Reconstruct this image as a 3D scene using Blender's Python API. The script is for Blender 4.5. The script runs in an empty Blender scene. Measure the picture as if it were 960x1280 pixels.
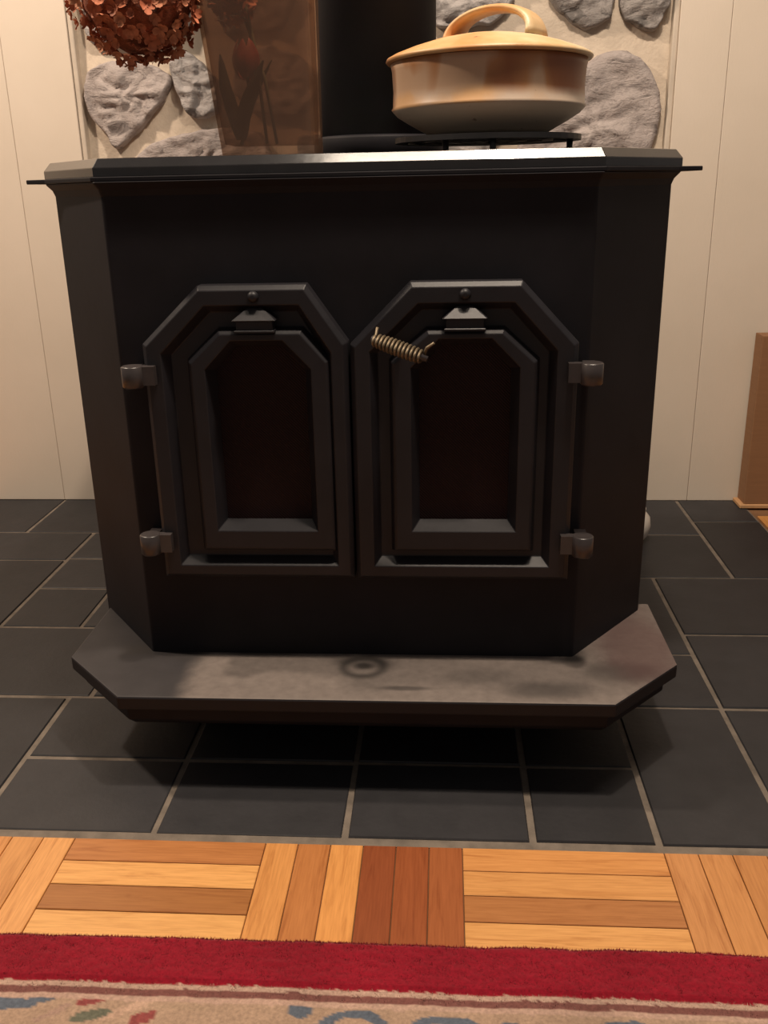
import bpy, bmesh, math, random
from mathutils import Vector, Matrix, noise
R = random.Random(7)
sc = bpy.context.scene
COL = sc.collection

# ------------------------------------------------------------------ camera
F_PX = 1158.745
PITCH, YAW, ROLL = 0.338303, 0.0686779, 0.020462
cd = bpy.data.cameras.new('camera'); cam = bpy.data.objects.new('camera', cd); COL.objects.link(cam)
cd.sensor_fit = 'HORIZONTAL'; cd.sensor_width = 36.0; cd.lens = 36.0*F_PX/960.0
cd.clip_start = 0.02
fw = Vector((-math.sin(YAW)*math.cos(PITCH), math.cos(YAW)*math.cos(PITCH), -math.sin(PITCH)))
rt = Vector((math.cos(YAW), math.sin(YAW), 0)); dn = fw.cross(rt)
r2 = rt*math.cos(ROLL) + dn*math.sin(ROLL); d2 = dn*math.cos(ROLL) - rt*math.sin(ROLL)
m = Matrix((r2, -d2, -fw)).transposed().to_4x4(); m.translation = Vector((0, 0, 0.81))
cam.matrix_world = m
sc.camera = cam

# ------------------------------------------------------------------ light and exposure
sc.view_settings.view_transform = 'Standard'; sc.view_settings.look = 'None'
sc.view_settings.gamma = 1.0; sc.view_settings.use_curve_mapping = False
sc.view_settings.exposure = 0.0
w = bpy.data.worlds.new('room_glow'); sc.world = w; w.use_nodes = True
w.node_tree.nodes['Background'].inputs[0].default_value = (1.0, 0.89, 0.83, 1)
w.node_tree.nodes['Background'].inputs[1].default_value = 0.13

def area(name, loc, target, sx, sy, power, col):
    l = bpy.data.lights.new(name, 'AREA'); l.shape = 'RECTANGLE'; l.size = sx; l.size_y = sy
    l.energy = power; l.color = col
    o = bpy.data.objects.new(name, l); COL.objects.link(o); o.location = loc
    o.rotation_euler = (Vector(target)-Vector(loc)).to_track_quat('-Z', 'Y').to_euler()
    return o
area('ceiling_tube_light', (0.24, 0.93, 2.42), (0.24, 0.931, 0), 1.15, 0.16, 22, (1.0, 0.84, 0.67))
def bulb(name, loc, rad, power, col):
    l = bpy.data.lights.new(name, 'POINT'); l.shadow_soft_size = rad; l.energy = power; l.color = col
    o = bpy.data.objects.new(name, l); COL.objects.link(o); o.location = loc; return o
bulb('ceiling_bulb_light', (0.18, 0.99, 2.38), 0.05, 90, (1.0, 0.82, 0.65))
bulb('ceiling_side_light', (-1.65, 1.42, 2.33), 0.07, 140, (1.0, 0.80, 0.62))

# ------------------------------------------------------------------ helpers
def tag(o, label=None, cat=None, group=None, kind=None):
    if label: o['label'] = label
    if cat: o['category'] = cat
    if group: o['group'] = group
    if kind: o['kind'] = kind
    return o
def empty(name, loc, label, cat, group=None):
    o = bpy.data.objects.new(name, None); COL.objects.link(o); o.location = loc; o.empty_display_size = .05
    return tag(o, label, cat, group)
def put(name, me, parent=None, loc=(0, 0, 0), mat=None):
    """link mesh data as an object; world-space coordinates, parents are unrotated Empties or objects"""
    o = bpy.data.objects.new(name, me); COL.objects.link(o)
    if mat is not None and len(me.materials) == 0: me.materials.append(mat)
    o.location = loc
    if parent is not None:
        o.parent = parent
        pw = Vector((0, 0, 0)); p = parent
        while p is not None: pw += p.location; p = p.parent
        o.location = Vector(loc) - pw
    return o
class MB:
    def __init__(s): s.v = []; s.f = []; s.smooth = set()
    def add(s, verts, faces, smooth=False):
        b = len(s.v); s.v += [tuple(v) for v in verts]
        for f in faces:
            if smooth: s.smooth.add(len(s.f))
            s.f.append([b+i for i in f])
        return s
    def box(s, x0, x1, y0, y1, z0, z1):
        v = [(x, y, z) for z in (z0, z1) for y in (y0, y1) for x in (x0, x1)]
        return s.add(v, [(0, 2, 3, 1), (4, 5, 7, 6), (0, 1, 5, 4), (1, 3, 7, 5), (3, 2, 6, 7), (2, 0, 4, 6)])
    def loft(s, rings, cap0=True, cap1=True, smooth=False):
        n = len(rings[0]); v = [p for r in rings for p in r]; f = []
        for k in range(len(rings)-1):
            for i in range(n):
                j = (i+1) % n; f.append((k*n+i, k*n+j, (k+1)*n+j, (k+1)*n+i))
        b = len(s.v); s.add(v, f, smooth)
        if cap0: s.f.append([b+i for i in reversed(range(n))])
        if cap1: s.f.append([b+(len(rings)-1)*n+i for i in range(n)])
        return s
    def lathe(s, prof, n=48, c=(0, 0, 0), cap0=True, cap1=True, smooth=True):
        return s.loft([[(c[0]+r*math.cos(2*math.pi*i/n), c[1]+r*math.sin(2*math.pi*i/n), c[2]+z) for i in range(n)] for r, z in prof], cap0, cap1, smooth)
    def tube(s, pts, rad, n=8, smooth=True):
        pts = [Vector(p) for p in pts]; rings = []; up = None
        for i, p in enumerate(pts):
            t = (pts[min(i+1, len(pts)-1)] - pts[max(i-1, 0)]).normalized()
            if up is None: up = t.orthogonal().normalized()
            up = (up - t*up.dot(t)).normalized(); b = t.cross(up)
            r = rad[i] if isinstance(rad, (list, tuple)) else rad
            rings.append([p + (up*math.cos(2*math.pi*k/n)+b*math.sin(2*math.pi*k/n))*r for k in range(n)])
        return s.loft(rings, True, True, smooth)
    def mesh(s, name, mat=None, bevel=0, seg=2, origin=(0, 0, 0), ang=25):
        me = bpy.data.meshes.new(name)
        o = Vector(origin)
        me.from_pydata([tuple(Vector(v)-o) for v in s.v], [], s.f); me.update()
        if s.smooth:
            for i in s.smooth: me.polygons[i].use_smooth = True
        bm = bmesh.new(); bm.from_mesh(me)
        bmesh.ops.recalc_face_normals(bm, faces=bm.faces)
        if bevel:
            ed = [e for e in bm.edges if len(e.link_faces) == 2 and e.calc_face_angle(0) > math.radians(ang)]
            bmesh.ops.bevel(bm, geom=ed, offset=bevel, segments=seg, profile=.5, affect='EDGES', clamp_overlap=True)
        bm.to_mesh(me); bm.free()
        if mat: me.materials.append(mat)
        return me
def inset(poly, d):
    """inset a convex counter-clockwise polygon by d"""
    n = len(poly); out = []
    for i in range(n):
        p0, p1, p2 = Vector(poly[i-1]), Vector(poly[i]), Vector(poly[(i+1) % n])
        a = (p1-p0).normalized(); b = (p2-p1).normalized()
        na, nb = Vector((-a.y, a.x)), Vector((-b.y, b.x))
        k = 1 + na.dot(nb)
        out.append(p1 + (na+nb)*(d/k))
    return out
def at(poly, z): return [(p[0], p[1], z) for p in poly]

# ------------------------------------------------------------------ materials
def new(name):
    mt = bpy.data.materials.new(name); mt.use_nodes = True
    nt = mt.node_tree; return mt, nt, nt.nodes['Principled BSDF']
def nd(nt, t, **kw):
    n = nt.nodes.new(t)
    for k, v in kw.items():
        if k in n.inputs: n.inputs[k].default_value = v
        else: setattr(n, k, v)
    return n
def coords(nt, space='Object', scale=(1, 1, 1)):
    tc = nd(nt, 'ShaderNodeTexCoord'); mp = nd(nt, 'ShaderNodeMapping')
    mp.inputs['Scale'].default_value = scale
    nt.links.new(tc.outputs[space], mp.inputs[0]); return mp.outputs[0]
def noise_tex(nt, vec, scale, detail=5, rough=.6, dist=0):
    n = nd(nt, 'ShaderNodeTexNoise', Scale=scale, Detail=detail, Roughness=rough, Distortion=dist)
    nt.links.new(vec, n.inputs['Vector']); return n.outputs[0]
def ramp(nt, fac, stops):
    r = nd(nt, 'ShaderNodeValToRGB'); e = r.color_ramp.elements
    while len(e) < len(stops): e.new(.5)
    for k, (p, c) in enumerate(stops):
        e[k].position = p; e[k].color = (*c, 1) if len(c) == 3 else c
    nt.links.new(fac, r.inputs[0]); return r.outputs[0]
def mix(nt, fac, a, b, mode='MIX'):
    n = nd(nt, 'ShaderNodeMix', data_type='RGBA', blend_type=mode)
    for s, v in ((0, fac), (6, a), (7, b)):
        if hasattr(v, 'links'): nt.links.new(v, n.inputs[s])
        elif isinstance(v, (int, float)): n.inputs[s].default_value = v
        else: n.inputs[s].default_value = (*v, 1)
    return n.outputs[2]
def mth(nt, op, a, b=None, c=None):
    n = nd(nt, 'ShaderNodeMath', operation=op)
    for i, v in enumerate((a, b, c)):
        if v is None: continue
        if hasattr(v, 'links'): nt.links.new(v, n.inputs[i])
        else: n.inputs[i].default_value = v
    return n.outputs[0]
def bump(nt, bs, h, strength=.3, dist=.002):
    b = nd(nt, 'ShaderNodeBump', Strength=strength, Distance=dist)
    nt.links.new(h, b.inputs['Height']); nt.links.new(b.outputs[0], bs.inputs['Normal'])
def simple(name, col, rough=.6, var=.25, scale=30, bmp=.2, bdist=.001, metal=0, spec=.5, detail=5):
    mt, nt, bs = new(name); v = coords(nt)
    n = noise_tex(nt, v, scale, detail)
    lo = tuple(c*(1-var) for c in col); hi = tuple(min(1, c*(1+var)) for c in col)
    nt.links.new(ramp(nt, n, [(.3, lo), (.7, hi)]), bs.inputs['Base Color'])
    bs.inputs['Roughness'].default_value = rough; bs.inputs['Metallic'].default_value = metal
    bs.inputs['Specular IOR Level'].default_value = spec
    if bmp: bump(nt, bs, noise_tex(nt, v, scale*6, 3), bmp, bdist)
    return mt
def ellipse(nt, vec, c, r, soft=.35, warp=None):
    """1 inside an ellipse of the surface's own coordinates, 0 outside"""
    s = nd(nt, 'ShaderNodeVectorMath', operation='SUBTRACT'); nt.links.new(vec, s.inputs[0]); s.inputs[1].default_value = (c[0], c[1], 0)
    d = nd(nt, 'ShaderNodeVectorMath', operation='MULTIPLY'); nt.links.new(s.outputs[0], d.inputs[0]); d.inputs[1].default_value = (1/r[0], 1/r[1], 0)
    l = nd(nt, 'ShaderNodeVectorMath', operation='LENGTH'); nt.links.new(d.outputs[0], l.inputs[0])
    x = l.outputs['Value']
    if warp: x = mth(nt, 'ADD', x, warp)
    mr = nd(nt, 'ShaderNodeMapRange'); nt.links.new(x, mr.inputs[0])
    mr.interpolation_type = 'SMOOTHSTEP'
    for i, v in ((1, 1-soft), (2, 1+soft), (3, 1), (4, 0)): mr.inputs[i].default_value = v
    return mr.outputs[0]

M_black = simple('stove_black_paint', (.0120, .0112, .0142), .6, .25, 9, .25, .0006, spec=.2)
M_door = simple('cast_iron_door', (.0155, .0145, .0178), .45, .2, 14, .35, .0007, spec=.36)
M_enamel = simple('top_plate_enamel', (.022, .021, .022), .16, .2, 12, .25, .0003, spec=.6)
M_pipe = simple('pipe_black', (.022, .0205, .025), .62, .15, 6, .1, .0005, spec=.3)
M_hinge = simple('hinge_iron', (.045, .038, .038), .33, .2, 40, .2, .0005, spec=.6)
M_iron = simple('trivet_iron', (.012, .011, .012), .5, .2, 40, .3, .0005)
M_brass = simple('coil_brass', (.20, .155, .10), .5, .35, 60, .1, .0003, metal=.6)
M_white = simple('white_enamel', (.72, .66, .58), .3, .05, 10, 0)

def mat_shelf():
    mt, nt, bs = new('ashy_shelf'); v = coords(nt)
    n1 = noise_tex(nt, v, 16, 6, .65); n2 = noise_tex(nt, v, 60, 4)
    wv = mth(nt, 'MULTIPLY', mth(nt, 'SUBTRACT', n1, .5), .9)
    base = ramp(nt, n1, [(.3, (.027, .0245, .0265)), (.7, (.040, .0365, .039))])
    ash = ramp(nt, n2, [(.3, (.150, .125, .112)), (.7, (.198, .166, .148))])
    area_ = ellipse(nt, v, (.20, -.02), (.452, .6), .045, mth(nt, 'MULTIPLY', wv, .10))
    ge = nd(nt, 'ShaderNodeNewGeometry'); sg = nd(nt, 'ShaderNodeSeparateXYZ'); nt.links.new(ge.outputs['Normal'], sg.inputs[0])
    upf = mth(nt, 'GREATER_THAN', sg.outputs[2], .8)          # ash settles only on the upward face
    area_ = mth(nt, 'MULTIPLY', area_, upf)
    c = mix(nt, area_, base, ash)
    # wiped ring, smear and dull patches left in the ash
    ring = mth(nt, 'SUBTRACT', ellipse(nt, v, (-.004, .003), (.036, .034), .22), ellipse(nt, v, (-.004, .002), (.023, .020), .3))
    c = mix(nt, mth(nt, 'MULTIPLY', ring, .75), c, (.028, .024, .023))
    c = mix(nt, mth(nt, 'MULTIPLY', ellipse(nt, v, (-.004, .006), (.013, .009), .6), .8), c, (.025, .021, .020))
    for (cx, cy, rx, ry, k) in ((.060, -.056, .034, .006, .7), (.255, -.056, .055, .022, .6), (.365, .0, .05, .028, .65), (.17, -.02, .05, .02, .3), (.302, .037, .018, .012, .9), (-.355, .048, .025, .016, .8), (-.275, .030, .035, .018, .6), (-.16, .04, .05, .008, .6)):
        c = mix(nt, mth(nt, 'MULTIPLY', ellipse(nt, v, (cx, cy), (rx, ry), .6, wv), k), c, (.032, .028, .027))
    rust = ellipse(nt, v, (.405, .08), (.06, .12), .5, wv)
    c = mix(nt, mth(nt, 'MULTIPLY', rust, .6), c, (.085, .038, .038))
    c = mix(nt, upf, (.013, .0122, .0150), c)
    nt.links.new(c, bs.inputs['Base Color']); bs.inputs['Roughness'].default_value = .62
    bs.inputs['Specular IOR Level'].default_value = .35
    bump(nt, bs, n2, .2, .0008); return mt
M_shelf = mat_shelf()

def mat_mesh_glass():
    mt, nt, bs = new('screened_glass')
    v = coords(nt, scale=(1, 1, 1))
    wa = nd(nt, 'ShaderNodeTexWave', Scale=150.0, Distortion=.4); wa.wave_type = 'BANDS'; wa.bands_direction = 'DIAGONAL'
    nt.links.new(v, wa.inputs[0])
    c = ramp(nt, wa.outputs[0], [(.2, (.005, .0012, .0016)), (.8, (.017, .0048, .0055))])
    nt.links.new(c, bs.inputs['Base Color']); bs.inputs['Roughness'].default_value = .55; bs.inputs['Specular IOR Level'].default_value = .2
    bump(nt, bs, wa.outputs[0], .5, .001); return mt
M_glass = mat_mesh_glass()

def mat_wall():
    mt, nt, bs = new('cream_panelling'); v = coords(nt)
    n = noise_tex(nt, v, 3.5, 4)
    nt.links.new(ramp(nt, n, [(.3, (.66, .575, .475)), (.7, (.71, .62, .52))]), bs.inputs['Base Color'])
    bs.inputs['Roughness'].default_value = .6
    v2 = coords(nt, scale=(60, 60, 22)); bump(nt, bs, noise_tex(nt, v2, 3, 4), .25, .0012); return mt
M_wall = mat_wall()
M_trim = simple('trim_strip', (.56, .485, .40), .6, .1, 20, .2)
M_mortar = simple('cream_mortar', (.60, .51, .41), .85, .12, 16, .6, .003)

def mat_stone(name, a, b):
    mt, nt, bs = new(name); v = coords(nt)
    mp = nd(nt, 'ShaderNodeMapping'); mp.inputs['Rotation'].default_value = (0, .45, 0); mp.inputs['Scale'].default_value = (1, 1, 2.6); nt.links.new(v, mp.inputs[0])
    n = noise_tex(nt, v, 9, 8, .65, .4); n2 = noise_tex(nt, v, 34, 6, .7); n3 = noise_tex(nt, mp.outputs[0], 15, 7, .68, .6)
    c = ramp(nt, n, [(.28, a), (.72, b)])
    c = mix(nt, ramp(nt, n3, [(.36, (1, 1, 1)), (.44, (0, 0, 0))]), c, tuple(x*.6 for x in a))
    c = mix(nt, ramp(nt, n2, [(.36, (.6, .6, .6)), (.46, (0, 0, 0))]), c, tuple(x*.65 for x in a))
    nt.links.new(c, bs.inputs['Base Color']); bs.inputs['Roughness'].default_value = .8
    bump(nt, bs, mth(nt, 'ADD', n2, mth(nt, 'MULTIPLY', n3, 1.5)), 1.0, .005); return mt
M_stones = [mat_stone('stone_pinkish', (.37, .318, .302), (.50, .438, .412)), mat_stone('stone_grey', (.35, .325, .315), (.49, .452, .435)), mat_stone('stone_dark', (.25, .228, .216), (.36, .328, .31))]

def mat_slate():
    mt, nt, bs = new('dark_slate'); v = coords(nt)
    oi = nd(nt, 'ShaderNodeObjectInfo')
    off = nd(nt, 'ShaderNodeVectorMath', operation='ADD'); nt.links.new(v, off.inputs[0]); nt.links.new(oi.outputs['Location'], off.inputs[1])
    n = noise_tex(nt, off.outputs[0], 14, 7, .65); n2 = noise_tex(nt, off.outputs[0], 120, 4)
    c = ramp(nt, n, [(.3, (.0205, .0200, .0225)), (.7, (.030, .0292, .0322))])
    k = mth(nt, 'MULTIPLY_ADD', oi.outputs['Random'], .35, .82)
    c2 = mix(nt, 1, c, nd(nt, 'ShaderNodeCombineColor').outputs[0], 'MULTIPLY')
    cc = [x for x in nt.nodes if x.bl_idname == 'ShaderNodeCombineColor'][0]
    for i in range(3): nt.links.new(k, cc.inputs[i])
    nt.links.new(c2, bs.inputs['Base Color']); bs.inputs['Roughness'].default_value = .55
    bs.inputs['Specular IOR Level'].default_value = .4
    bump(nt, bs, mth(nt, 'ADD', n, mth(nt, 'MULTIPLY', n2, .25)), .35, .003); return mt
M_slate = mat_slate()
M_grout = simple('grout', (.17, .14, .112), .9, .3, 25, .5, .002)

def mat_wood():
    mt, nt, bs = new('parquet_wood')
    oi = nd(nt, 'ShaderNodeObjectInfo'); v = coords(nt)
    off = nd(nt, 'ShaderNodeVectorMath', operation='ADD'); nt.links.new(v, off.inputs[0])
    sc_ = nd(nt, 'ShaderNodeVectorMath', operation='SCALE'); nt.links.new(oi.outputs['Location'], sc_.inputs[0]); sc_.inputs['Scale'].default_value = 7.3
    nt.links.new(sc_.outputs[0], off.inputs[1])
    mp = nd(nt, 'ShaderNodeMapping'); mp.inputs['Scale'].default_value = (5, 55, 30); nt.links.new(off.outputs[0], mp.inputs[0])
    n = noise_tex(nt, mp.outputs[0], 1.6, 6, .6, 1.2)
    mp2 = nd(nt, 'ShaderNodeMapping'); mp2.inputs['Scale'].default_value = (14, 260, 60); nt.links.new(off.outputs[0], mp2.inputs[0])
    n2 = noise_tex(nt, mp2.outputs[0], 1.5, 4)
    g = ramp(nt, n, [(.28, (.74, .64, .55)), (.46, (.97, .96, .94)), (.7, (1.05, 1.06, 1.08))])
    c = mix(nt, 1, oi.outputs['Color'], g, 'MULTIPLY')
    c = mix(nt, .35, c, mix(nt, 1, c, ramp(nt, n2, [(.35, (.6, .5, .4)), (.6, (1, 1, 1))]), 'MULTIPLY'))
    nt.links.new(c, bs.inputs['Base Color']); bs.inputs['Roughness'].default_value = .42
    bump(nt, bs, n2, .08, .0006); return mt
M_wood = mat_wood()
M_subfloor = simple('floor_gap', (.20, .10, .045), .8, .2, 10, 0)

# ------------------------------------------------------------------ the setting: walls
WY = 2.395
def wall_panels(wname, edges, x0, x1):
    wl = MB().box(x0, x1, WY+.012, WY+.09, -.02, 2.45).mesh(wname, M_wall)
    o = tag(put(wname, wl), kind='structure')
    for a, b in zip(edges[:-1], edges[1:]):
        me = MB().box(a+.0004, b-.0004, WY, WY+.0119, 0, 2.45).mesh('wall_panel', M_wall, .0013, 2, ((a+b)/2, WY, 0))
        put('wall_panel', me, o, ((a+b)/2, WY, 0))
    return o
wall_panels('wall_left', [-2.68, -2.27, -1.865, -1.46, -1.058, -.8925], -2.68, -.8925)
wall_panels('wall_right', [.532, .648, 1.053, 1.458, 1.863, 2.2], .532, 2.2)
for nm, xa, xb in (('trim_1', -.8925, -.8795), ('trim_2', .519, .532)):
    tag(put(nm, MB().box(xa, xb, WY+.004, WY+.09, 0, 2.45).mesh(nm, M_trim, .003)), kind='structure')

# stone chimney face between the trims: mortar bed with proud stones
def mortar():
    nx, nz = 90, 150; x0, x1, z0, z1 = -.8795, .519, 0, 2.45
    v = []; f = []
    for j in range(nz+1):
        for i in range(nx+1):
            x = x0+(x1-x0)*i/nx; z = z0+(z1-z0)*j/nz
            d = noise.noise(Vector((x*9, 3, z*9)))*.006 + noise.noise(Vector((x*28, 8, z*28)))*.003
            v.append((x, WY+.028+d, z))
    for j in range(nz):
        for i in range(nx):
            a = j*(nx+1)+i; f.append((a, a+1, a+nx+2, a+nx+1))
    mb = MB().add(v, f, True); mb.box(x0, x1, WY+.05, WY+.09, z0, z1)
    return mb.mesh('wall_stone', M_mortar)
wall_stone = tag(put('wall_back', mortar()), kind='structure')
def stone(poly, mat, h=.024, seed=0, tilt=(0, 0)):
    # resample outline, roughen, and dome it outward in rings
    n = 56; P = [Vector(p) for p in poly]; L = [(P[(i+1) % len(P)]-P[i]).length for i in range(len(P))]; T = sum(L)
    pts = []
    for k in range(n):
        t = T*k/n; i = 0
        while t > L[i]: t -= L[i]; i += 1
        pts.append(P[i].lerp(P[(i+1) % len(P)], t/L[i]))
    for _ in range(2): pts = [(pts[i-1]+pts[i]*2+pts[(i+1) % n])/4 for i in range(n)]
    c = sum(pts, Vector((0, 0)))/n
    rings = []
    prof = [(1.0, -.02), (1.0, h*.4), (.985, h*.75), (.955, h*.95), (.91, h)] + [(.91-.085*k, h*(1+.01*k)) for k in range(1, 11)]
    ca, sa = math.cos(seed), math.sin(seed)
    for s, y in prof:
        r = []
        for p in pts:
            q = c+(p-c)*s
            g1 = Vector((q.x*13+q.y*5, seed, q.y*19-q.x*4)); g2 = Vector((q.x*34, seed+5, q.y*48))
            e = (abs(noise.noise(g1))-.25)*.022 + (abs(noise.noise(g2))-.25)*.014 + noise.noise(g2*2.3)*.004
            e = max(-h*.6, min(e, .012))
            if s > .97: e *= .3
            q2 = q + (q-c).normalized()*noise.noise(Vector((q.x*45, 2, q.y*45)))*.005
            dy = y + e + (q.x-c.x)*tilt[0] + (q.y-c.y)*tilt[1]
            r.append((q2.x-c.x, -dy, q2.y-c.y))
        rings.append(r)
    me = MB().loft(rings, False, True).mesh('stone', mat)
    for p in me.polygons: p.use_smooth = True
    put('stone', me, wall_stone, (c.x, WY+.03, c.y))
STONES = [
 (0, [(-.870,1.057),(-.850,1.087),(-.817,1.102),(-.742,1.103),(-.684,1.089),(-.653,1.068),(-.662,1.040),(-.694,.998),(-.746,.950),(-.808,.902),(-.832,.943),(-.860,.976),(-.875,1.016)]),
 (1, [(-.656,1.096),(-.632,1.126),(-.594,1.111),(-.564,1.079),(-.541,1.058),(-.540,.987),(-.573,.973),(-.616,.974),(-.634,1.003),(-.649,1.046)]),
 (0, [(-.780,.872),(-.732,.913),(-.680,.932),(-.609,.943),(-.539,.954),(-.441,.939),(-.410,.86),(-.43,.80),(-.60,.78),(-.74,.80)]),
 (1, [(-.022,1.262),(.152,1.257),(.162,1.208),(.118,1.160),(.025,1.149),(-.022,1.155),(-.06,1.2)]),
 (2, [(.216,1.303),(.380,1.297),(.386,1.201),(.378,1.160),(.348,1.141),(.306,1.144),(.274,1.168),(.240,1.20)]),
 (2, [(.392,1.281),(.505,1.277),(.512,1.189),(.498,1.159),(.485,1.129),(.448,1.139),(.411,1.159),(.397,1.181)]),
 (0, [(.162,.863),(.198,.952),(.307,1.053),(.351,1.086),(.396,1.100),(.443,1.087),(.483,1.045),(.504,.988),(.508,.945),(.499,.901),(.478,.84),(.40,.80),(.24,.80)]),
 (1, [(-.50,1.10),(-.42,1.13),(-.33,1.10),(-.30,1.02),(-.35,.97),(-.46,.98),(-.51,1.03)]),
 (0, [(-.27,1.14),(-.12,1.15),(-.08,1.07),(-.13,.98),(-.25,.99),(-.30,1.06)]),
 (1, [(-.08,.96),(.02,1.06),(.13,1.03),(.15,.95),(.10,.86),(-.06,.85)]),
 (2, [(-.36,.93),(-.15,.93),(-.12,.85),(-.2,.79),(-.36,.80)]),
 (1, [(-.86,1.26),(-.72,1.29),(-.60,1.25),(-.60,1.16),(-.70,1.13),(-.85,1.14)]),
 (2, [(-.56,1.27),(-.42,1.30),(-.34,1.24),(-.38,1.16),(-.52,1.15)]),
 (0, [(-.29,1.29),(-.10,1.30),(-.09,1.2),(-.16,1.175),(-.29,1.18)]),
 (2, [(-.870,.87),(-.80,.86),(-.77,.80),(-.80,.70),(-.87,.72)]),
]
for k, (mi, pl) in enumerate(STONES):
    if sum(pl[i-1][0]*pl[i][1]-pl[i][0]*pl[i-1][1] for i in range(len(pl))) < 0: pl = pl[::-1]
    stone(pl, M_stones[mi], .034, k*3.1, (0, .05 if mi != 2 else .12))
def filler(z0, z1, k0):
    z = z0; k = k0
    while z < z1:
        h = R.uniform(.13, .17); x = -.87
        while x < .44:
            wd = min(R.uniform(.15, .24), .51-x)
            if .51-x-wd < .1: wd = .51-x
            pl = []
            for a in range(10):
                t = 2*math.pi*a/10; q = abs(math.cos(t))**4+abs(math.sin(t))**4; q = q**-.25
                rr = R.uniform(.94, 1.04)*q
                pl.append((x+wd/2+(wd/2-.012)*rr*math.cos(t)*.98, z+h/2+(h/2-.010)*rr*math.sin(t)))
            stone(pl, M_stones[k % 3], .026, k*1.7); k += 1; x += wd
        z += h
filler(1.33, 2.25, 40); filler(.05, .68, 140)

# ------------------------------------------------------------------ the setting: slate hearth
HX0, HX1, HY0 = -1.258, .788, 1.003
hearth = tag(put('floor_hearth', MB().box(HX0, HX1, HY0-.011, WY+.05, -.03, -.0025).mesh('floor_hearth', M_grout)), kind='structure')
TILES = [(-1.258,-.89,1.003,1.347),(-.89,-.636,1.003,1.347),(-.636,-.387,1.003,1.173),(-.387,-.130,1.003,1.173),(-.130,.117,1.003,1.173),(.117,.279,1.003,1.173),
 (.279,.450,1.003,1.343),(.450,.788,1.003,1.343),
 (-.636,-.387,1.173,1.35),(-.387,-.130,1.173,1.35),(-.130,.117,1.173,1.343),(.117,.279,1.173,1.343),
 (-1.258,-1.06,1.35,1.61),(-1.06,-.60,1.35,1.61),(-.60,-.35,1.35,1.61),(-.35,-.10,1.35,1.61),(-.10,.15,1.343,1.526),(.15,.45,1.343,1.526),(.45,.788,1.343,1.606),
 (-1.258,-.880,1.61,1.955),(-.880,-.716,1.61,1.795),(-.716,-.47,1.61,1.795),(-.47,-.10,1.61,1.875),(-.10,.15,1.526,1.875),(.15,.45,1.526,1.875),(.45,.788,1.606,1.875),
 (-.880,-.60,1.795,1.965),(-.60,-.47,1.795,1.965),(-1.258,-.880,1.955,2.138),(-.880,-.60,1.965,2.138),(-.60,-.35,1.965,2.138),(-.47,-.10,1.875,1.965),
 (-.35,-.10,1.965,2.138),(-.10,.15,1.875,2.138),(.15,.38,1.875,2.138),(.38,.621,1.875,2.138),(.621,.788,1.875,2.23),
 (-1.258,-1.056,2.138,2.42),(-1.056,-.80,2.138,2.42),(-.80,-.5,2.138,2.42),(-.5,-.2,2.138,2.42),(-.2,.1,2.138,2.42),(.1,.36,2.138,2.42),(.36,.621,2.138,2.42),(.621,.788,2.23,2.42)]
for (a, b, c, d) in TILES:
    g = .0042; mx, my = (a+b)/2, (c+d)/2; dz = R.uniform(-.0006, .0006)
    mb = MB(); e = lambda: R.uniform(-.0008, .0008)
    x0, x1, y0, y1 = a+g, b-g, c+g, min(d-g, WY-.001) if d > WY else d-g
    top = [(x0+e(), y0+e()), (x1+e(), y0+e()), (x1+e(), y1+e()), (x0+e(), y1+e())]
    mb.loft([at(top, -.012), at(top, -.0018), at(inset(top, .0016), dz)])
    put('slate_tile', mb.mesh('slate_tile', M_slate, origin=(mx, my, 0)), hearth, (mx, my, 0))

# ------------------------------------------------------------------ the setting: parquet
floor = tag(put('floor', MB().box(-2.6, 2.2, -1.2, HY0-.0112, -.03, -.004).box(HX1+.001, 2.2, HY0-.011, WY+.012, -.03, -.004).box(-2.6, HX0-.001, HY0-.011, WY+.012, -.03, -.004).mesh('floor', M_subfloor)), kind='structure')
B = .2565; BX0 = -.4885; S = B/6
pal = [(.56, .235, .075), (.64, .31, .11), (.40, .165, .052), (.70, .37, .145), (.47, .19, .06), (.66, .33, .12)]
fixed = {(0, 0): [(.47, .19, .066), (.72, .37, .135), (.36, .145, .045), (.74, .39, .145), (.6, .28, .1), (.5, .2, .07)],
         (1, 0): [(.66, .30, .10), (.46, .18, .06), (.68, .31, .10), (.27, .070, .024), (.31, .085, .028), (.34, .105, .036)],
         (2, 0): [(.66, .30, .105), (.62, .30, .11), (.42, .175, .064), (.68, .345, .13), (.5, .2, .07), (.6, .3, .1)],
         (-1, 0): [(.52, .22, .075), (.60, .27, .09), (.50, .20, .065), (.57, .25, .085), (.60, .28, .10), (.66, .32, .12)],
         (3, 0): [(.56, .255, .10), (.53, .24, .09), (.50, .22, .08), (.46, .19, .07), (.5, .2, .07), (.52, .22, .08)]}
strip = MB().loft([at([(-B/2+.0006, -S/2+.0006), (B/2-.0006, -S/2+.0006), (B/2-.0006, S/2-.0006), (-B/2+.0006, S/2-.0006)], -.0038),
                   at([(-B/2+.0006, -S/2+.0006), (B/2-.0006, -S/2+.0006), (B/2-.0006, S/2-.0006), (-B/2+.0006, S/2-.0006)], -.0007),
                   at([(-B/2+.0014, -S/2+.0014), (B/2-.0014, -S/2+.0014), (B/2-.0014, S/2-.0014), (-B/2+.0014, S/2-.0014)], 0)]).mesh('parquet_strip', M_wood)
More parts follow.
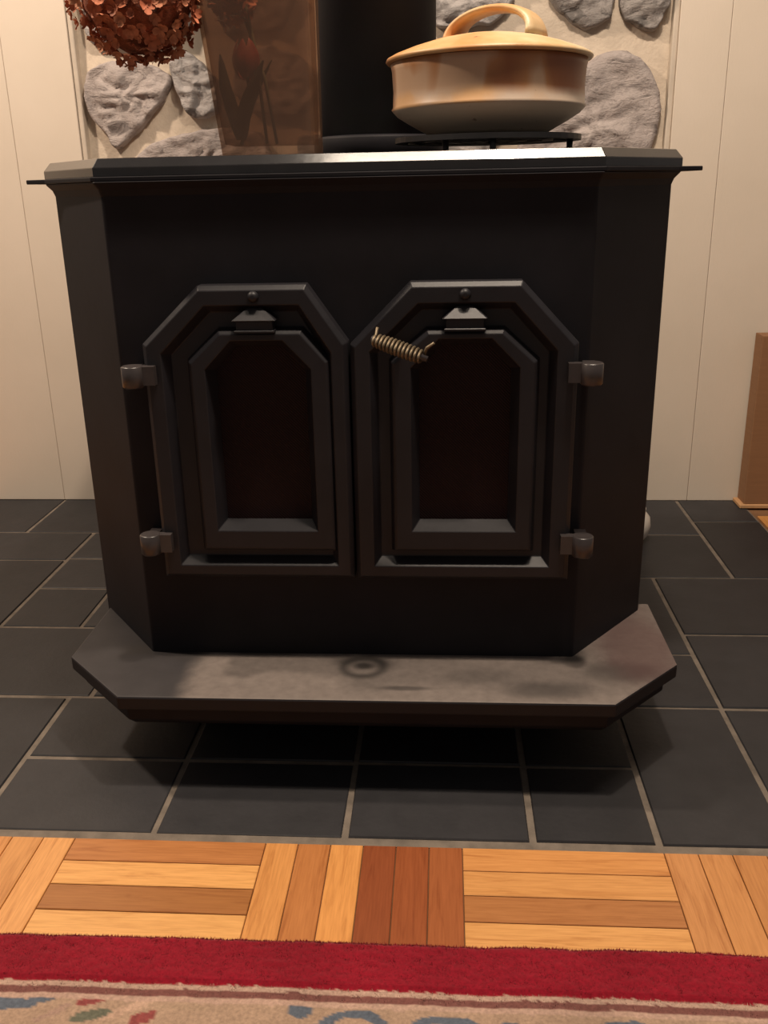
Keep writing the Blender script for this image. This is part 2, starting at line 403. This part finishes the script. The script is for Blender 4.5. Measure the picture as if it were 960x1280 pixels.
def block(bx, by, y_top, horiz):
    cols = fixed.get((bx, by))
    for k in range(6):
        c = cols[k] if cols else R.choice(pal)
        x0 = BX0+bx*B
        loc = (x0+B/2, y_top-S*(k+.5), 0) if horiz else (x0+S*(k+.5), y_top-B/2, 0)
        o = put('parquet_strip', strip, floor, loc)
        if not horiz: o.rotation_euler.z = math.pi/2
        kk = R.uniform(1.02, 1.12); o.color = (c[0]*kk, c[1]*kk*.99, c[2]*kk*.88, 1)
for bx in range(-5, 7):
    for by in range(0, 2):
        block(bx, by, .9915-by*B, (bx+by) % 2 == 0)
for bx in (-5, -4, 5, 6):            # past both ends of the hearth
    for by in range(5):
        block(bx, -1-by, .9915+(by+1)*B, (bx+by) % 2 == 0)

# ------------------------------------------------------------------ the wood stove
stove = empty('wood_stove', (-.125, 1.5, 0), 'black cast iron wood stove with twin clipped-corner glass doors on the slate hearth', 'stove')
BODY = [(-.440, 1.232), (.189, 1.232), (.316, 1.395), (.316, 1.95), (-.567, 1.95), (-.567, 1.395)]
bo = (-.125, 1.5, .13)
put('body', MB().loft([at(BODY, .128), at(BODY, .804), at(inset(BODY, -.003), .812), at(inset(BODY, -.012), .8215)]).mesh('body', M_black, .003, 2, bo), stove, bo)
FL = [(-.449, 1.224), (.198, 1.224), (.318, 1.366), (.356, 1.392), (.356, 1.97), (-.606, 1.97), (-.606, 1.392), (-.568, 1.366)]
put('top_flange', MB().loft([at(FL, .8216), at(FL, .8276)]).mesh('top_flange', M_black, .0012, 2, bo), stove, bo)
TP = [(-.447, 1.230), (.197, 1.230), (.328, 1.392), (.328, 1.95), (-.578, 1.95), (-.578, 1.392)]
put('top_plate', MB().loft([at(TP, .8277), at(TP, .8385), at(inset(TP, .0095), .8500)]).mesh('top_plate', M_enamel, .0006, 1, bo), stove, bo)
SH = [(-.452, 1.100), (.230, 1.100), (.337, 1.213), (.337, 1.42), (-.561, 1.42), (-.561, 1.213)]
so = (-.113, 1.19, .15)
put('ash_shelf', MB().loft([at(SH, .1285), at(SH, .150)]).mesh('ash_shelf', M_shelf, .003, 2, so), stove, so)
AP = inset(SH, .016)
put('shelf_apron', MB().loft([at(inset(AP, .012), .092), at(AP, .104), at(AP, .1284)]).mesh('shelf_apron', M_black, .002, 2, so), stove, so)
PD = [(-.40, 1.30), (.15, 1.30), (.22, 1.38), (.22, 1.90), (-.47, 1.90), (-.47, 1.38)]
put('pedestal', MB().loft([at(inset(PD, -.012), .0), at(inset(PD, -.012), .010), at(PD, .016), at(PD, .0919)]).mesh('pedestal', M_black, .003, 2, bo), stove, bo)
put('base_pan', MB().loft([at([(-.52, 1.43), (.27, 1.43), (.27, 1.92), (-.52, 1.92)], .0921), at([(-.52, 1.43), (.27, 1.43), (.27, 1.92), (-.52, 1.92)], .1279)]).mesh('base_pan', M_black, .003, 2, bo), stove, bo)

def hexring(xl, xr, zb, zs, xtl, xtr, zt, y):
    return [(xl, y, zb), (xr, y, zb), (xr, y, zs), (xtr, y, zt), (xtl, y, zt), (xl, y, zs)]
def door(out, fr, inn, gl, cx, hinge_x, hz):
    yb, yf, yc, yg = 1.2319, 1.204, 1.221, 1.2285
    o0 = Vector(((out[0]+out[1])/2, 1.21, out[2]))
    def g(r, d):      # grow/shrink a hexagon spec
        return (r[0]+d, r[1]-d, r[2]+d, r[3]-d*.41, r[4]+d*.41, r[5]-d*.41, r[6]-d)
    rings = [hexring(*out, yb), hexring(*out, yf+.007), hexring(*g(out, .0065), yf), hexring(*fr, yf), hexring(*g(fr, .010), yc),
             hexring(*g(inn, -.004), yc), hexring(*inn, yf+.003), hexring(*g(inn, .004), yf), hexring(*g(gl, -.0105), yf), hexring(*gl, yg-.001)]
    mb = MB().loft(rings, True, False)
    d = put('door', mb.mesh('door', M_door, .0008, 1, o0), stove, o0)
    pane = MB().loft([hexring(*g(gl, -.002), yg+.002), hexring(*g(gl, -.002), yg)])
    tag(put('glass_pane', pane.mesh('glass_pane', M_glass, 0, 1, o0), d, o0), 'dark reddish glass behind fine wire screen')
    # roof-shaped plaque and round stud above the window
    zt = .633
    pl = MB()
    pl.box(cx-.024, cx+.024, yf-.006, yc+.001, zt, zt+.0155)
    pl.box(cx-.0265, cx+.0265, yf-.009, yc+.001, zt, zt+.0035)
    pl.add([(cx-.029, yf-.010, zt+.0157), (cx+.029, yf-.010, zt+.0157), (cx+.029, yc, zt+.0157), (cx-.029, yc, zt+.0157), (cx-.010, yf+.004, zt+.031), (cx+.010, yf+.004, zt+.031), (cx+.010, yc, zt+.033), (cx-.010, yc, zt+.033)],
           [(0, 1, 5, 4), (1, 2, 6, 5), (3, 0, 4, 7), (4, 5, 6, 7), (2, 3, 7, 6), (0, 3, 2, 1)])
    put('plaque', pl.mesh('plaque', M_door, .0008, 1, o0), d, o0)
    st = MB().loft([[(cx+.0075*r*math.cos(t*.3927), yf-dy, .6785+.0075*r*math.sin(t*.3927)) for t in range(16)] for r, dy in ((1, -.004), (1, .002), (.75, .0055), (.3, .007))], True, True, True)
    put('stud', st.mesh('stud', M_door, 0, 1, o0), d, o0)
    for z0, z1 in hz:
        hm = MB().lathe([(.0125, z0), (.0145, z0+.002), (.0145, z1-.0015), (.0128, z1)], 24, (hinge_x, 1.196, 0))
        sgn = 1 if hinge_x < cx else -1
        xa, xb = sorted((hinge_x+sgn*.008, hinge_x+sgn*.030))
        hm.box(xa, xb, 1.193, 1.206, z0+.003, z1-.001)
        xa, xb = sorted((hinge_x-.008, hinge_x+.008))
        hm.box(xa, xb, 1.204, 1.2318, z0+.004, z1-.004)
        put('hinge', hm.mesh('hinge', M_hinge, 0, 1, o0), d, o0)
    return d
# (xl, xr, zb, zs, xtl, xtr, zt)
dl = door((-.400, -.1262, .284, .618, -.320, -.178, .693), (-.375, -.148, .304, .606, -.312, -.188, .668),
          (-.339, -.152, .327, .594, -.296, -.187, .634), (-.307, -.186, .367, .580, -.276, -.216, .612), -.246, -.4125, ((.563, .592), (.325, .355)))
dr = door((-.1235, .173, .283, .615, -.044, .099, .694), (-.098, .146, .304, .606, -.034, .089, .668),
          (-.069, .120, .327, .592, -.022, .076, .632), (-.034, .088, .367, .580, -.003, .057, .612), .026, .189, ((.563, .592), (.325, .355)))
# spring coil handle on the right-hand door
ax = Vector((.060, -.012, -.0205)).normalized(); c0 = Vector((-.088, 1.170, .6275))
up = Vector((0, 0, 1)); up = (up-ax*up.dot(ax)).normalized(); bb = ax.cross(up)
pts = []; NT = 13
for i in range(NT*14+1):
    t = i/(NT*14); r = .0118*(1-.25*abs(2*t-1)**3); a = 2*math.pi*NT*t
    pts.append(c0+ax*(.066*t)+up*(math.cos(a)*r*.70)+bb*(math.sin(a)*r*1.35))
pts = [c0+up*.016-ax*.001] + pts + [c0+ax*.0665+up*.013, c0+ax*.0735+up*.022]
ho = c0
hd = MB().tube([(-.060, 1.204, .611), (-.060, 1.185, .6125), (-.062, 1.172, .617)], [.0055, .005, .0045], 10)
hd.tube([c0-ax*.004, c0+ax*.072], .0042, 10)
h = put('handle', hd.mesh('handle', M_hinge, 0, 1, ho), dr, ho)
tag(put('spring_coil', MB().tube(pts, .0019, 6).mesh('spring_coil', M_brass, 0, 1, ho), dr, ho), 'brassy wire spring grip')
# flue
pc = (-.1135, 1.70, .85)
pipe = put('flue_pipe', MB().lathe([(.0985, .851), (.0985, 1.45), (.1005, 1.452), (.1005, 1.48), (.0985, 1.482), (.0985, 2.45)], 64, (pc[0], pc[1], 0)).mesh('flue_pipe', M_pipe, 0, 1, pc), stove, pc)
put('flue_collar', MB().lathe([(.110, .8501), (.110, .884), (.109, .8865), (.1035, .888), (.0990, .889)], 64, (pc[0], pc[1], 0)).mesh('flue_collar', M_black, 0, 1, pc), stove, pc)

# ------------------------------------------------------------------ trivet and casserole
cc = (.060, 1.425)
tz = .8503
tv = empty('trivet', (cc[0], cc[1], tz), 'low black iron trivet with peg legs under the stoneware casserole', 'trivet')
pm = MB()
def ring(mb, ro, ri, z0, z1, n=48):
    mb.loft([[(cc[0]+r*math.cos(2*math.pi*i/n), cc[1]+r*math.sin(2*math.pi*i/n), z) for i in range(n)] for r, z in ((ri, z0), (ro, z0), (ro, z1), (ri, z1), (ri, z0))], False, False)
for ro, ri in ((.131, .113), (.092, .078), (.056, .044)): ring(pm, ro, ri, .8655, .8725)
for a in range(4):
    t = a*math.pi/4+.2; d = Vector((math.cos(t), math.sin(t))); e = Vector((-d.y, d.x))*.006
    q = [(Vector(cc)+d*s*.128+e*k) for s, k in ((-1, -1), (1, -1), (1, 1), (-1, 1))]
    pm.loft([at(q, .8662), at(q, .8718)])
put('plate', pm.mesh('plate', M_iron, 0, 1, (*cc, tz)), tv, (*cc, tz))
for (lx, ly) in ((.001, 1.335), (.062, 1.304), (.173, 1.40), (.0735, 1.53)):
    put('leg', MB().lathe([(.0035, 0), (.004, .002), (.0045, .0154)], 12).mesh('leg', M_iron), tv, (lx, ly, tz))

def mat_ware(lid=False):
    mt, nt, bs = new('stoneware_lid' if lid else 'stoneware_body')
    v = coords(nt)
    sp = nd(nt, 'ShaderNodeSeparateXYZ'); nt.links.new(v, sp.inputs[0])
    n = noise_tex(nt, v, 11, 4, .5); n2 = noise_tex(nt, v, 80, 4)
    if lid:
        c = ramp(nt, n, [(.36, (.55, .27, .10)), (.50, (.60, .38, .18)), (.62, (.62, .47, .28))])
    else:
        blot = nd(nt, 'ShaderNodeMapping'); blot.inputs['Scale'].default_value = (1, 1, .45); nt.links.new(v, blot.inputs[0])
        b = noise_tex(nt, blot.outputs[0], 13, 2, .45)
        c = ramp(nt, b, [(.46, (.52, .345, .225)), (.52, (.42, .20, .085)), (.60, (.30, .12, .05)), (.75, (.26, .10, .045))])
        zz = mth(nt, 'ADD', sp.outputs[2], mth(nt, 'MULTIPLY', mth(nt, 'SUBTRACT', n, .5), .02))
        k = nd(nt, 'ShaderNodeMapRange'); nt.links.new(zz, k.inputs[0])
        for i, x in ((1, .046), (2, .058), (3, 1), (4, 0)): k.inputs[i].default_value = x
        c = mix(nt, k.outputs[0], c, ramp(nt, n, [(.42, (.60, .36, .18)), (.6, (.56, .44, .34))]))
        k2 = nd(nt, 'ShaderNodeMapRange'); nt.links.new(sp.outputs[2], k2.inputs[0])
        for i, x in ((1, .0345), (2, .0355), (3, 1), (4, 0)): k2.inputs[i].default_value = x
        c = mix(nt, k2.outputs[0], c, (.60, .49, .37))
    c = mix(nt, ramp(nt, n2, [(.68, (0, 0, 0)), (.74, (.7, .7, .7))]), c, (.14, .06, .03))
    nt.links.new(c, bs.inputs['Base Color']); bs.inputs['Roughness'].default_value = .42
    bump(nt, bs, n2, .12, .001); return mt
M_ware, M_lid = mat_ware(), mat_ware(True)
cz = .8726
pot = empty('casserole_dish', (*cc, cz), 'round brown and cream stoneware casserole with lid standing on the iron trivet', 'casserole')
put('bowl', MB().lathe([(.070, .0), (.078, .0005), (.088, .006), (.112, .019), (.127, .028), (.1335, .0345), (.1355, .037), (.1335, .0395), (.1325, .060), (.134, .085), (.136, .0945), (.132, .0950), (.128, .090), (.126, .05), (.08, .012)], 96).mesh('bowl', M_ware), pot, (*cc, cz))
lidz = cz+.0951
lid = put('lid', MB().lathe([(.132, 0), (.1405, .0005), (.1425, .003), (.141, .006), (.132, .0105), (.108, .019), (.078, .0275), (.048, .033), (.02, .0352)], 96).mesh('lid', M_lid), pot, (*cc, lidz))
# strap handle: wide flat band arching over the lid
hb = MB(); rings = []
for i in range(25):
    t = i/24; a = math.pi*t
    u = -math.cos(a)*.062; z = .0285+math.sin(a)**.8*.038
    wd = .021+.013*abs(2*t-1)**3; th = .0042+.002*abs(2*t-1)
    tn = Vector((math.sin(a)*.062, math.cos(a)*.038)).normalized(); nrm = Vector((-tn.y, tn.x))
    d = Vector((math.cos(-.5), math.sin(-.5), 0)); s = Vector((-d.y, d.x, 0))
    rr = []
    for (ws, ts) in ((-1, -.4), (-.7, -1), (.7, -1), (1, -.4), (1, .4), (.6, 1), (-.6, 1), (-1, .4)):
        p2 = Vector((u, z))+nrm*(th*ts); rr.append(d*p2.x+s*(wd*ws)+Vector((0, 0, p2.y)))
    rings.append(rr)
hb.loft(rings, True, True, True)
put('handle', hb.mesh('handle', M_lid), lid, (cc[0]+.008, cc[1], lidz))

# ------------------------------------------------------------------ smoky vase with tulip and dried hydrangeas
def mat_vase():
    mt = bpy.data.materials.new('smoky_amber_glass'); mt.use_nodes = True; nt = mt.node_tree; nt.nodes.clear()
    out = nd(nt, 'ShaderNodeOutputMaterial')
    tr = nd(nt, 'ShaderNodeBsdfTransparent'); tr.inputs[0].default_value = (.74, .63, .55, 1)
    df = nd(nt, 'ShaderNodeBsdfDiffuse'); v = coords(nt); n = noise_tex(nt, v, 7, 3)
    nt.links.new(ramp(nt, n, [(.35, (.19, .115, .08)), (.65, (.27, .175, .125))]), df.inputs[0])
    gl = nd(nt, 'ShaderNodeBsdfGlossy', Roughness=.18); gl.inputs[0].default_value = (1, 1, 1, 1)
    m1 = nd(nt, 'ShaderNodeMixShader'); m1.inputs[0].default_value = .23
    nt.links.new(tr.outputs[0], m1.inputs[1]); nt.links.new(df.outputs[0], m1.inputs[2])
    m2 = nd(nt, 'ShaderNodeMixShader'); m2.inputs[0].default_value = .03
    nt.links.new(m1.outputs[0], m2.inputs[1]); nt.links.new(gl.outputs[0], m2.inputs[2])
    nt.links.new(m2.outputs[0], out.inputs[0]); return mt
M_vase = mat_vase()
vb = (-.252, 1.455, .8503)
def rrect(x0, x1, y0, y1, r, z, k=5):
    o = []
    for (cx, cy, a0) in ((x1-r, y1-r, 0), (x0+r, y1-r, 90), (x0+r, y0+r, 180), (x1-r, y0+r, 270)):
        for i in range(k+1):
            a = math.radians(a0+90*i/k); o.append((cx+r*math.cos(a), cy+r*math.sin(a), z))
    return o
def vring(t, off, z):   # t: 0 bottom .. 1 mouth
    return rrect(-.320-.030*t+off, -.184-off, 1.405-.012*t+off, 1.505+.012*t-off, .012, z)
vz0, vz1 = .8503, 1.135
rg = [vring(0, .003, vz0), vring(0, 0, vz0+.003)]+[vring(k/6, 0, vz0+.003+(vz1-vz0-.003)*k/6) for k in range(1, 7)]
rg += [vring(1, .0035, vz1+.001)]+[vring(k/6, .0045, vz0+.003+(vz1-vz0-.003)*k/6) for k in range(5, 0, -1)]+[vring(.08, .006, vz0+.020)]
vase = put('glass_vase', MB().loft(rg, True, True).mesh('glass_vase', M_vase, 0, 1, vb), None, vb)
tag(vase, 'tall smoky amber glass vase beside the black flue pipe', 'vase')

M_stem = simple('dry_stem', (.10, .085, .035), .7, .3, 40, .2)
M_leaf = simple('tulip_leaf', (.060, .062, .030), .55, .3, 25, .2)
M_tulip = simple('tulip_petal', (.34, .06, .03), .55, .35, 45, .15)
tb = Vector((-.300, 1.455, .8715))
tu = empty('tulip', tb, 'dark red tulip with long green leaves inside the smoky glass vase', 'flower')
head = Vector((-.283, 1.446, .958))
put('stem', MB().tube([tb, tb+Vector((.012, -.002, .03)), tb+Vector((.019, -.005, .06)), head+Vector((0, 0, .004))], .0026, 8).mesh('stem', M_stem, 0, 1, tb), tu, tb)
def petal_mesh():
    v = []; f = []; nu, nv = 6, 8
    for j in range(nv+1):
        t = j/nv; r = .0175*math.sin(math.pi*(.12+.72*t))**.8*(1-.25*t); wd = 1.15*math.sin(math.pi*(.08+.90*t))**.6
        for i in range(nu+1):
            a = (i/nu-.5)*wd*1.25
            v.append((r*math.cos(a), r*math.sin(a), .047*t-.002*abs(i/nu-.5)*t))
    for j in range(nv):
        for i in range(nu):
            a = j*(nu+1)+i; f.append((a, a+1, a+nu+2, a+nu+1))
    return MB().add(v, f, True).mesh('petal', M_tulip)
pme = petal_mesh()
for k in range(6):
    o = put('petal', pme, tu, head); o.rotation_euler.z = k*math.pi/3+.3; o.scale = (1.3, 1.3, 1.12) if k % 2 else (1.18, 1.18, 1.1)
def leaf(pts, wmax, roll):
    v = []; f = []; pts = [Vector(p) for p in pts]; n = 14
    def cr(t):
        s = t*(len(pts)-1); i = min(int(s), len(pts)-2); u = s-i
        return pts[i].lerp(pts[i+1], u)
    for j in range(n+1):
        t = j/n; p = cr(t); wd = wmax*math.sin(math.pi*min(.999, .12+.86*t))**.8
        sx = Vector((math.cos(roll), math.sin(roll), 0))
        for q in (-1, -.5, 0, .5, 1): v.append(p+sx*wd*q+Vector((-sx.y, sx.x, 0))*abs(q)*wd*.45)
    for j in range(n):
        for i in range(4):
            a = j*5+i; f.append((a, a+1, a+6, a+5))
    put('leaf', MB().add(v, f, True).mesh('leaf', M_leaf, 0, 1, tb), tu, tb)
leaf([tb+Vector((.004, -.006, .006)), (-.292, 1.440, .905), (-.277, 1.434, .940), (-.256, 1.430, .980)], .0115, .3)
leaf([tb+Vector((-.002, -.006, .006)), (-.307, 1.440, .910), (-.316, 1.436, .950), (-.318, 1.434, .99)], .0105, -.2)
leaf([tb+Vector((.003, .008, .006)), (-.286, 1.465, .915), (-.268, 1.47, .955), (-.25, 1.47, .985)], .007, 1.0)

# dried hydrangea heads: many four-petalled florets
def mat_floret(name, cols):
    mt, nt, bs = new(name); oi = nd(nt, 'ShaderNodeObjectInfo'); v = coords(nt)
    c = ramp(nt, oi.outputs['Random'], [(i/(len(cols)-1), k) for i, k in enumerate(cols)])
    n = noise_tex(nt, v, 120, 3)
    c = mix(nt, 1, c, ramp(nt, n, [(.3, (.7, .6, .55)), (.7, (1.1, 1.1, 1.1))]), 'MULTIPLY')
    nt.links.new(c, bs.inputs['Base Color']); bs.inputs['Roughness'].default_value = .75
    return mt
M_flor = mat_floret('dried_floret', [(.42, .125, .06), (.60, .22, .11), (.50, .155, .075), (.70, .33, .18), (.36, .10, .05), (.64, .25, .125)])
def floret_mesh(seed):
    rr = random.Random(seed); mb = MB()
    for k in range(4):
        a0 = k*math.pi/2+rr.uniform(-.2, .2); L = rr.uniform(.0085, .0115); wd = rr.uniform(.0048, .0062); cup = rr.uniform(.15, .8)
        d = Vector((math.cos(a0), math.sin(a0), 0)); s = Vector((-d.y, d.x, 0)); v = []
        for (t, ww) in ((.05, .25), (.35, .8), (.7, 1.0), (1.0, .5)):
            zz = cup*L*t*t*.8+rr.uniform(-.001, .001)
            for q in (-1, 0, 1): v.append(d*(L*t)+s*(wd*ww*q)+Vector((0, 0, zz+(.0016 if q else 0)+rr.uniform(-.0008, .0008))))
        mb.add(v, [(j*3+i, j*3+i+1, j*3+i+4, j*3+i+3) for j in range(3) for i in range(2)], True)
    return mb.mesh('floret', M_flor)
fms = [floret_mesh(s) for s in range(6)]
def hydrangea(c, rad, n, stem, label):
    c = Vector(c); base = Vector(stem[0])
    h_ = empty('dried_hydrangea', base, label, 'flower', 'dried hydrangea heads')
    put('stem', MB().tube(stem, .0024, 8).mesh('stem', M_stem, 0, 1, base), h_, base)
    core = MB().lathe([(.25, -.97), (.7, -.7), (.97, -.25), (1, .1), (.85, .5), (.5, .85), (.15, .97)], 20).mesh('flower_core', M_core)
    for vv in core.vertices: vv.co = Vector((vv.co.x*rad[0]*.84, vv.co.y*rad[1]*.84, vv.co.z*rad[2]*.84))
    put('flower_core', core, h_, c)
    ga = math.pi*(3-math.sqrt(5))
    for i in range(n):
        z = 1-2*(i+.5)/n; r = math.sqrt(1-z*z); a = ga*i
        nv = Vector((r*math.cos(a), r*math.sin(a), z)); k = R.uniform(.80, 1.04)*(1+.10*noise.noise(nv*2.3+c*9))
        p = c+Vector((nv.x*rad[0]*k, nv.y*rad[1]*k, nv.z*rad[2]*k))
        o = put('floret', fms[i % 6], h_, p)
        dv = (nv+Vector((R.uniform(-.6, .6), R.uniform(-.6, .6), R.uniform(-.6, .6)))).normalized()
        o.rotation_euler = dv.to_track_quat('Z', 'Y').to_euler(); s = R.uniform(.65, 1.1); o.scale = (s, s, s)
M_core = simple('dry_core', (.34, .105, .05), .85, .5, 70, .9, .006)
hydrangea((-.420, 1.400, 1.060), (.089, .075, .086), 295, [(-.262, 1.458, .872), (-.272, 1.46, 1.0), (-.30, 1.455, 1.15), (-.34, 1.435, 1.185), (-.385, 1.41, 1.165), (-.41, 1.402, 1.12)], 'large rust brown dried hydrangea head drooping left of the vase')
hydrangea((-.300, 1.452, 1.090), (.034, .036, .058), 110, [(-.250, 1.475, .872), (-.262, 1.47, .96), (-.285, 1.46, 1.04)], 'smaller dark dried hydrangea head seen inside the glass vase')

# ------------------------------------------------------------------ cardboard carton and white lid
def mat_card():
    mt, nt, bs = new('cardboard'); v = coords(nt, scale=(3, 3, 40)); n = noise_tex(nt, v, 3, 4)
    nt.links.new(ramp(nt, n, [(.3, (.235, .115, .052)), (.7, (.265, .132, .06))]), bs.inputs['Base Color'])
    bs.inputs['Roughness'].default_value = .8; return mt
M_card = mat_card(); M_cardedge = simple('cardboard_edge', (.50, .28, .13), .8, .1, 40, .2)
bxo = (.93, 2.355, .001)
ct = empty('cardboard_box', bxo, 'flat brown cardboard carton standing against the cream wall right of the stove', 'box')
put('front_panel', MB().box(.777, 1.10, 2.332, 2.336, .012, .446).mesh('front_panel', M_card, .0012, 1, bxo), ct, bxo)
put('back_panel', MB().box(.777, 1.10, 2.384, 2.388, .012, .446).mesh('back_panel', M_card, .0012, 1, bxo), ct, bxo)
for xa, xb in ((.777, .781), (1.096, 1.10)):
    put('side_panel', MB().box(xa, xb, 2.3362, 2.3838, .012, .446).mesh('side_panel', M_card, 0, 1, bxo), ct, bxo)
put('bottom_flap', MB().box(.766, 1.105, 2.326, 2.390, .001, .0118).mesh('bottom_flap', M_cardedge, .002, 1, bxo), ct, bxo)
for ya, yb in ((2.3365, 2.359), (2.361, 2.3835)):
    put('top_flap', MB().box(.7815, 1.0955, ya, yb, .4425, .4455).mesh('top_flap', M_card, 0, 1, bxo), ct, bxo)

jo = Vector((.4385, 2.10, .0003))
jar = empty('white_jar', jo, 'small white ceramic jar on the hearth behind the right side of the stove', 'jar')
put('jar_body', MB().lathe([(.026, 0), (.034, .002), (.045, .018), (.050, .040), (.047, .060), (.036, .074), (.033, .077), (.030, .076), (.032, .07), (.04, .055)], 48, cap1=False).mesh('jar_body', M_white), jar, jo)
put('jar_rim', MB().lathe([(.031, .0772), (.036, .0772), (.037, .080), (.036, .084), (.031, .084), (.030, .080)], 48).mesh('jar_rim', M_white), jar, jo)

# ------------------------------------------------------------------ rug
def mat_rug():
    mt, nt, bs = new('wool_rug'); at_ = nd(nt, 'ShaderNodeVertexColor'); at_.layer_name = 'Col'
    v = coords(nt); n = noise_tex(nt, v, 260, 3); n2 = noise_tex(nt, v, 9, 3)
    c = mix(nt, 1, at_.outputs[0], ramp(nt, n, [(.3, (.72, .72, .72)), (.7, (1.1, 1.1, 1.1))]), 'MULTIPLY')
    c = mix(nt, 1, c, ramp(nt, n2, [(.35, (.82, .82, .82)), (.65, (1.06, 1.06, 1.06))]), 'MULTIPLY')
    nt.links.new(c, bs.inputs['Base Color']); bs.inputs['Roughness'].default_value = .95
    bs.inputs['Specular IOR Level'].default_value = .1
    bs.inputs['Sheen Weight'].default_value = .25; bs.inputs['Sheen Roughness'].default_value = .5
    return mt
M_rug = mat_rug()
RED, CREAM, MAUVE, BLUE, ROSE, GREEN, FIELD = (.27, .0065, .019), (.50, .33, .255), (.20, .078, .066), (.115, .135, .17), (.27, .065, .06), (.14, .14, .10), (.42, .285, .20)
RE = .817    # far edge of the rug
MOT = []     # (x, y, rx, ry, angle, colour, inner colour or None)
def edge_y(x): return RE + .0045*noise.noise(Vector((x*2.2, 1, 0))) + .0015*noise.noise(Vector((x*30, 4, 0))) - .012*(x+.06)**2
MOT += [(-.455, .715, .036, .009, .1, BLUE, None), (-.42, .722, .014, .006, 0, BLUE, None), (-.365, .722, .017, .006, .35, ROSE, None), (-.325, .713, .030, .0045, .5, (.50, .33, .24), None), (-.36, .703, .022, .006, .3, GREEN, None),
        (-.305, .703, .016, .007, .4, ROSE, None), (-.40, .704, .02, .004, .6, (.40, .26, .2), None), (-.27, .717, .03, .003, 0, (.42, .29, .20), None),
        (-.147, .720, .013, .010, 0, BLUE, None), (-.09, .697, .040, .024, 0, BLUE, FIELD), (.005, .694, .044, .024, 0, BLUE, FIELD), (.070, .706, .014, .008, 0, BLUE, None), (.115, .695, .02, .014, 0, BLUE, None),
        (.185, .708, .034, .012, 0, BLUE, None), (.245, .692, .02, .008, 0, BLUE, None), (.30, .699, .026, .005, .1, (.38, .26, .17), None), (.36, .690, .05, .010, 0, BLUE, FIELD)]
for k in range(60):
    MOT.append((R.uniform(-1.1, 1.1), R.uniform(.15, .66), R.uniform(.02, .06), R.uniform(.012, .03), R.uniform(-1, 1), R.choice([BLUE, ROSE, GREEN, MAUVE]), R.choice([None, FIELD])))
def rug_col(x, y):
    d = edge_y(x) - y + .0012*noise.noise(Vector((x*160, y*160, 0)))
    if d < .0685: return RED
    if d < .0775: return CREAM
    if d < .0865: return MAUVE
    if d < .094: return CREAM
    c = FIELD
    wx = x+.003*noise.noise(Vector((x*60, y*60, 3))); wy = y+.002*noise.noise(Vector((x*60, y*60, 7)))
    for (mx, my, rx, ry, a, col, inn) in MOT:
        dx, dy = wx-mx, wy-my
        if abs(dx) > rx*1.3+ry or abs(dy) > rx+ry: continue
        u = dx*math.cos(a)+dy*math.sin(a); v_ = -dx*math.sin(a)+dy*math.cos(a); q = (u/rx)**2+(v_/ry)**2
        if q < 1: c = inn if (inn and q < .36) else col
    return c
def rug():
    x0, x1, y0 = -1.15, 1.15, .10
    xs = [x0+(x1-x0)*i/560 for i in range(561)]
    ds = []
    d = 0
    while d < .72: ds.append(d); d += .0022 if d < .16 else .012
    v = []; f = []; cols = []
    for j, d in enumerate(ds):
        for x in xs:
            y = edge_y(x)-d
            h = .0150*(1-max(0, 1-d/.010)**2*.75)
            if abs(d-.0685) < .0035: h -= .0025
            h += .0012*noise.noise(Vector((x*120, y*120, 0))) + .0018*noise.noise(Vector((x*14, y*14, 5)))
            v.append((x, y, h)); cols.append(rug_col(x, y))
    n = len(xs)
    for j in range(len(ds)-1):
        for i in range(n-1): a = j*n+i; f.append((a, a+n, a+n+1, a+1))
    base = len(v)                               # skirt down to the floor at the far edge
    for x in xs: v.append((x, edge_y(x)+.0015, .0003)); cols.append(RED)
    for i in range(n-1): f.append((base+i, i, i+1, base+i+1))
    bq = len(v)                                 # backing
    v += [(x0, RE-.01, .0004), (x1, RE-.01, .0004), (x1, RE-.7, .0004), (x0, RE-.7, .0004)]; cols += [CREAM]*4; f.append((bq, bq+1, bq+2, bq+3))
    me = bpy.data.meshes.new('rug'); me.from_pydata(v, [], f); me.update()
    ca = me.color_attributes.new('Col', 'FLOAT_COLOR', 'POINT')
    ca.data.foreach_set('color', [k for c in cols for k in (*c, 1)])
    me.polygons.foreach_set('use_smooth', [True]*len(f)); me.materials.append(M_rug)
    return me
rg_ = tag(put('rug', rug()), 'thick wool rug with crimson border and cream floral field in the foreground', 'rug')
def pile():
    v = []; f = []; cols = []
    rr = random.Random(3)
    for k in range(70000):
        x = rr.uniform(-.75, .75); d = (rr.random()**1.5)*.088
        y = edge_y(x)-d+.001; c = rug_col(x, y-.0005)
        hb_ = .0150*(1-max(0, 1-d/.010)**2*.75)-.0018 + .0018*noise.noise(Vector((x*14, y*14, 5)))
        if abs(d-.0685) < .0035: hb_ -= .0025
        a = rr.uniform(0, 6.28); s = .0007; tx, ty = rr.gauss(0, .0013), rr.gauss(.0004, .0013); L = rr.uniform(.0021, .0030)
        b = len(v); v += [(x-s*math.cos(a), y-s*math.sin(a), hb_), (x+s*math.cos(a), y+s*math.sin(a), hb_), (x+tx, y+ty, hb_+L)]
        m_ = rr.uniform(.95, 1.08); c = tuple(q*m_ for q in c); cols += [c]*3; f.append((b, b+1, b+2))
    me = bpy.data.meshes.new('pile'); me.from_pydata(v, [], f); me.update()
    ca = me.color_attributes.new('Col', 'FLOAT_COLOR', 'POINT'); ca.data.foreach_set('color', [k for c in cols for k in (*c, 1)])
    me.materials.append(M_rug); return me
tag(put('pile', pile(), rg_), kind='stuff')
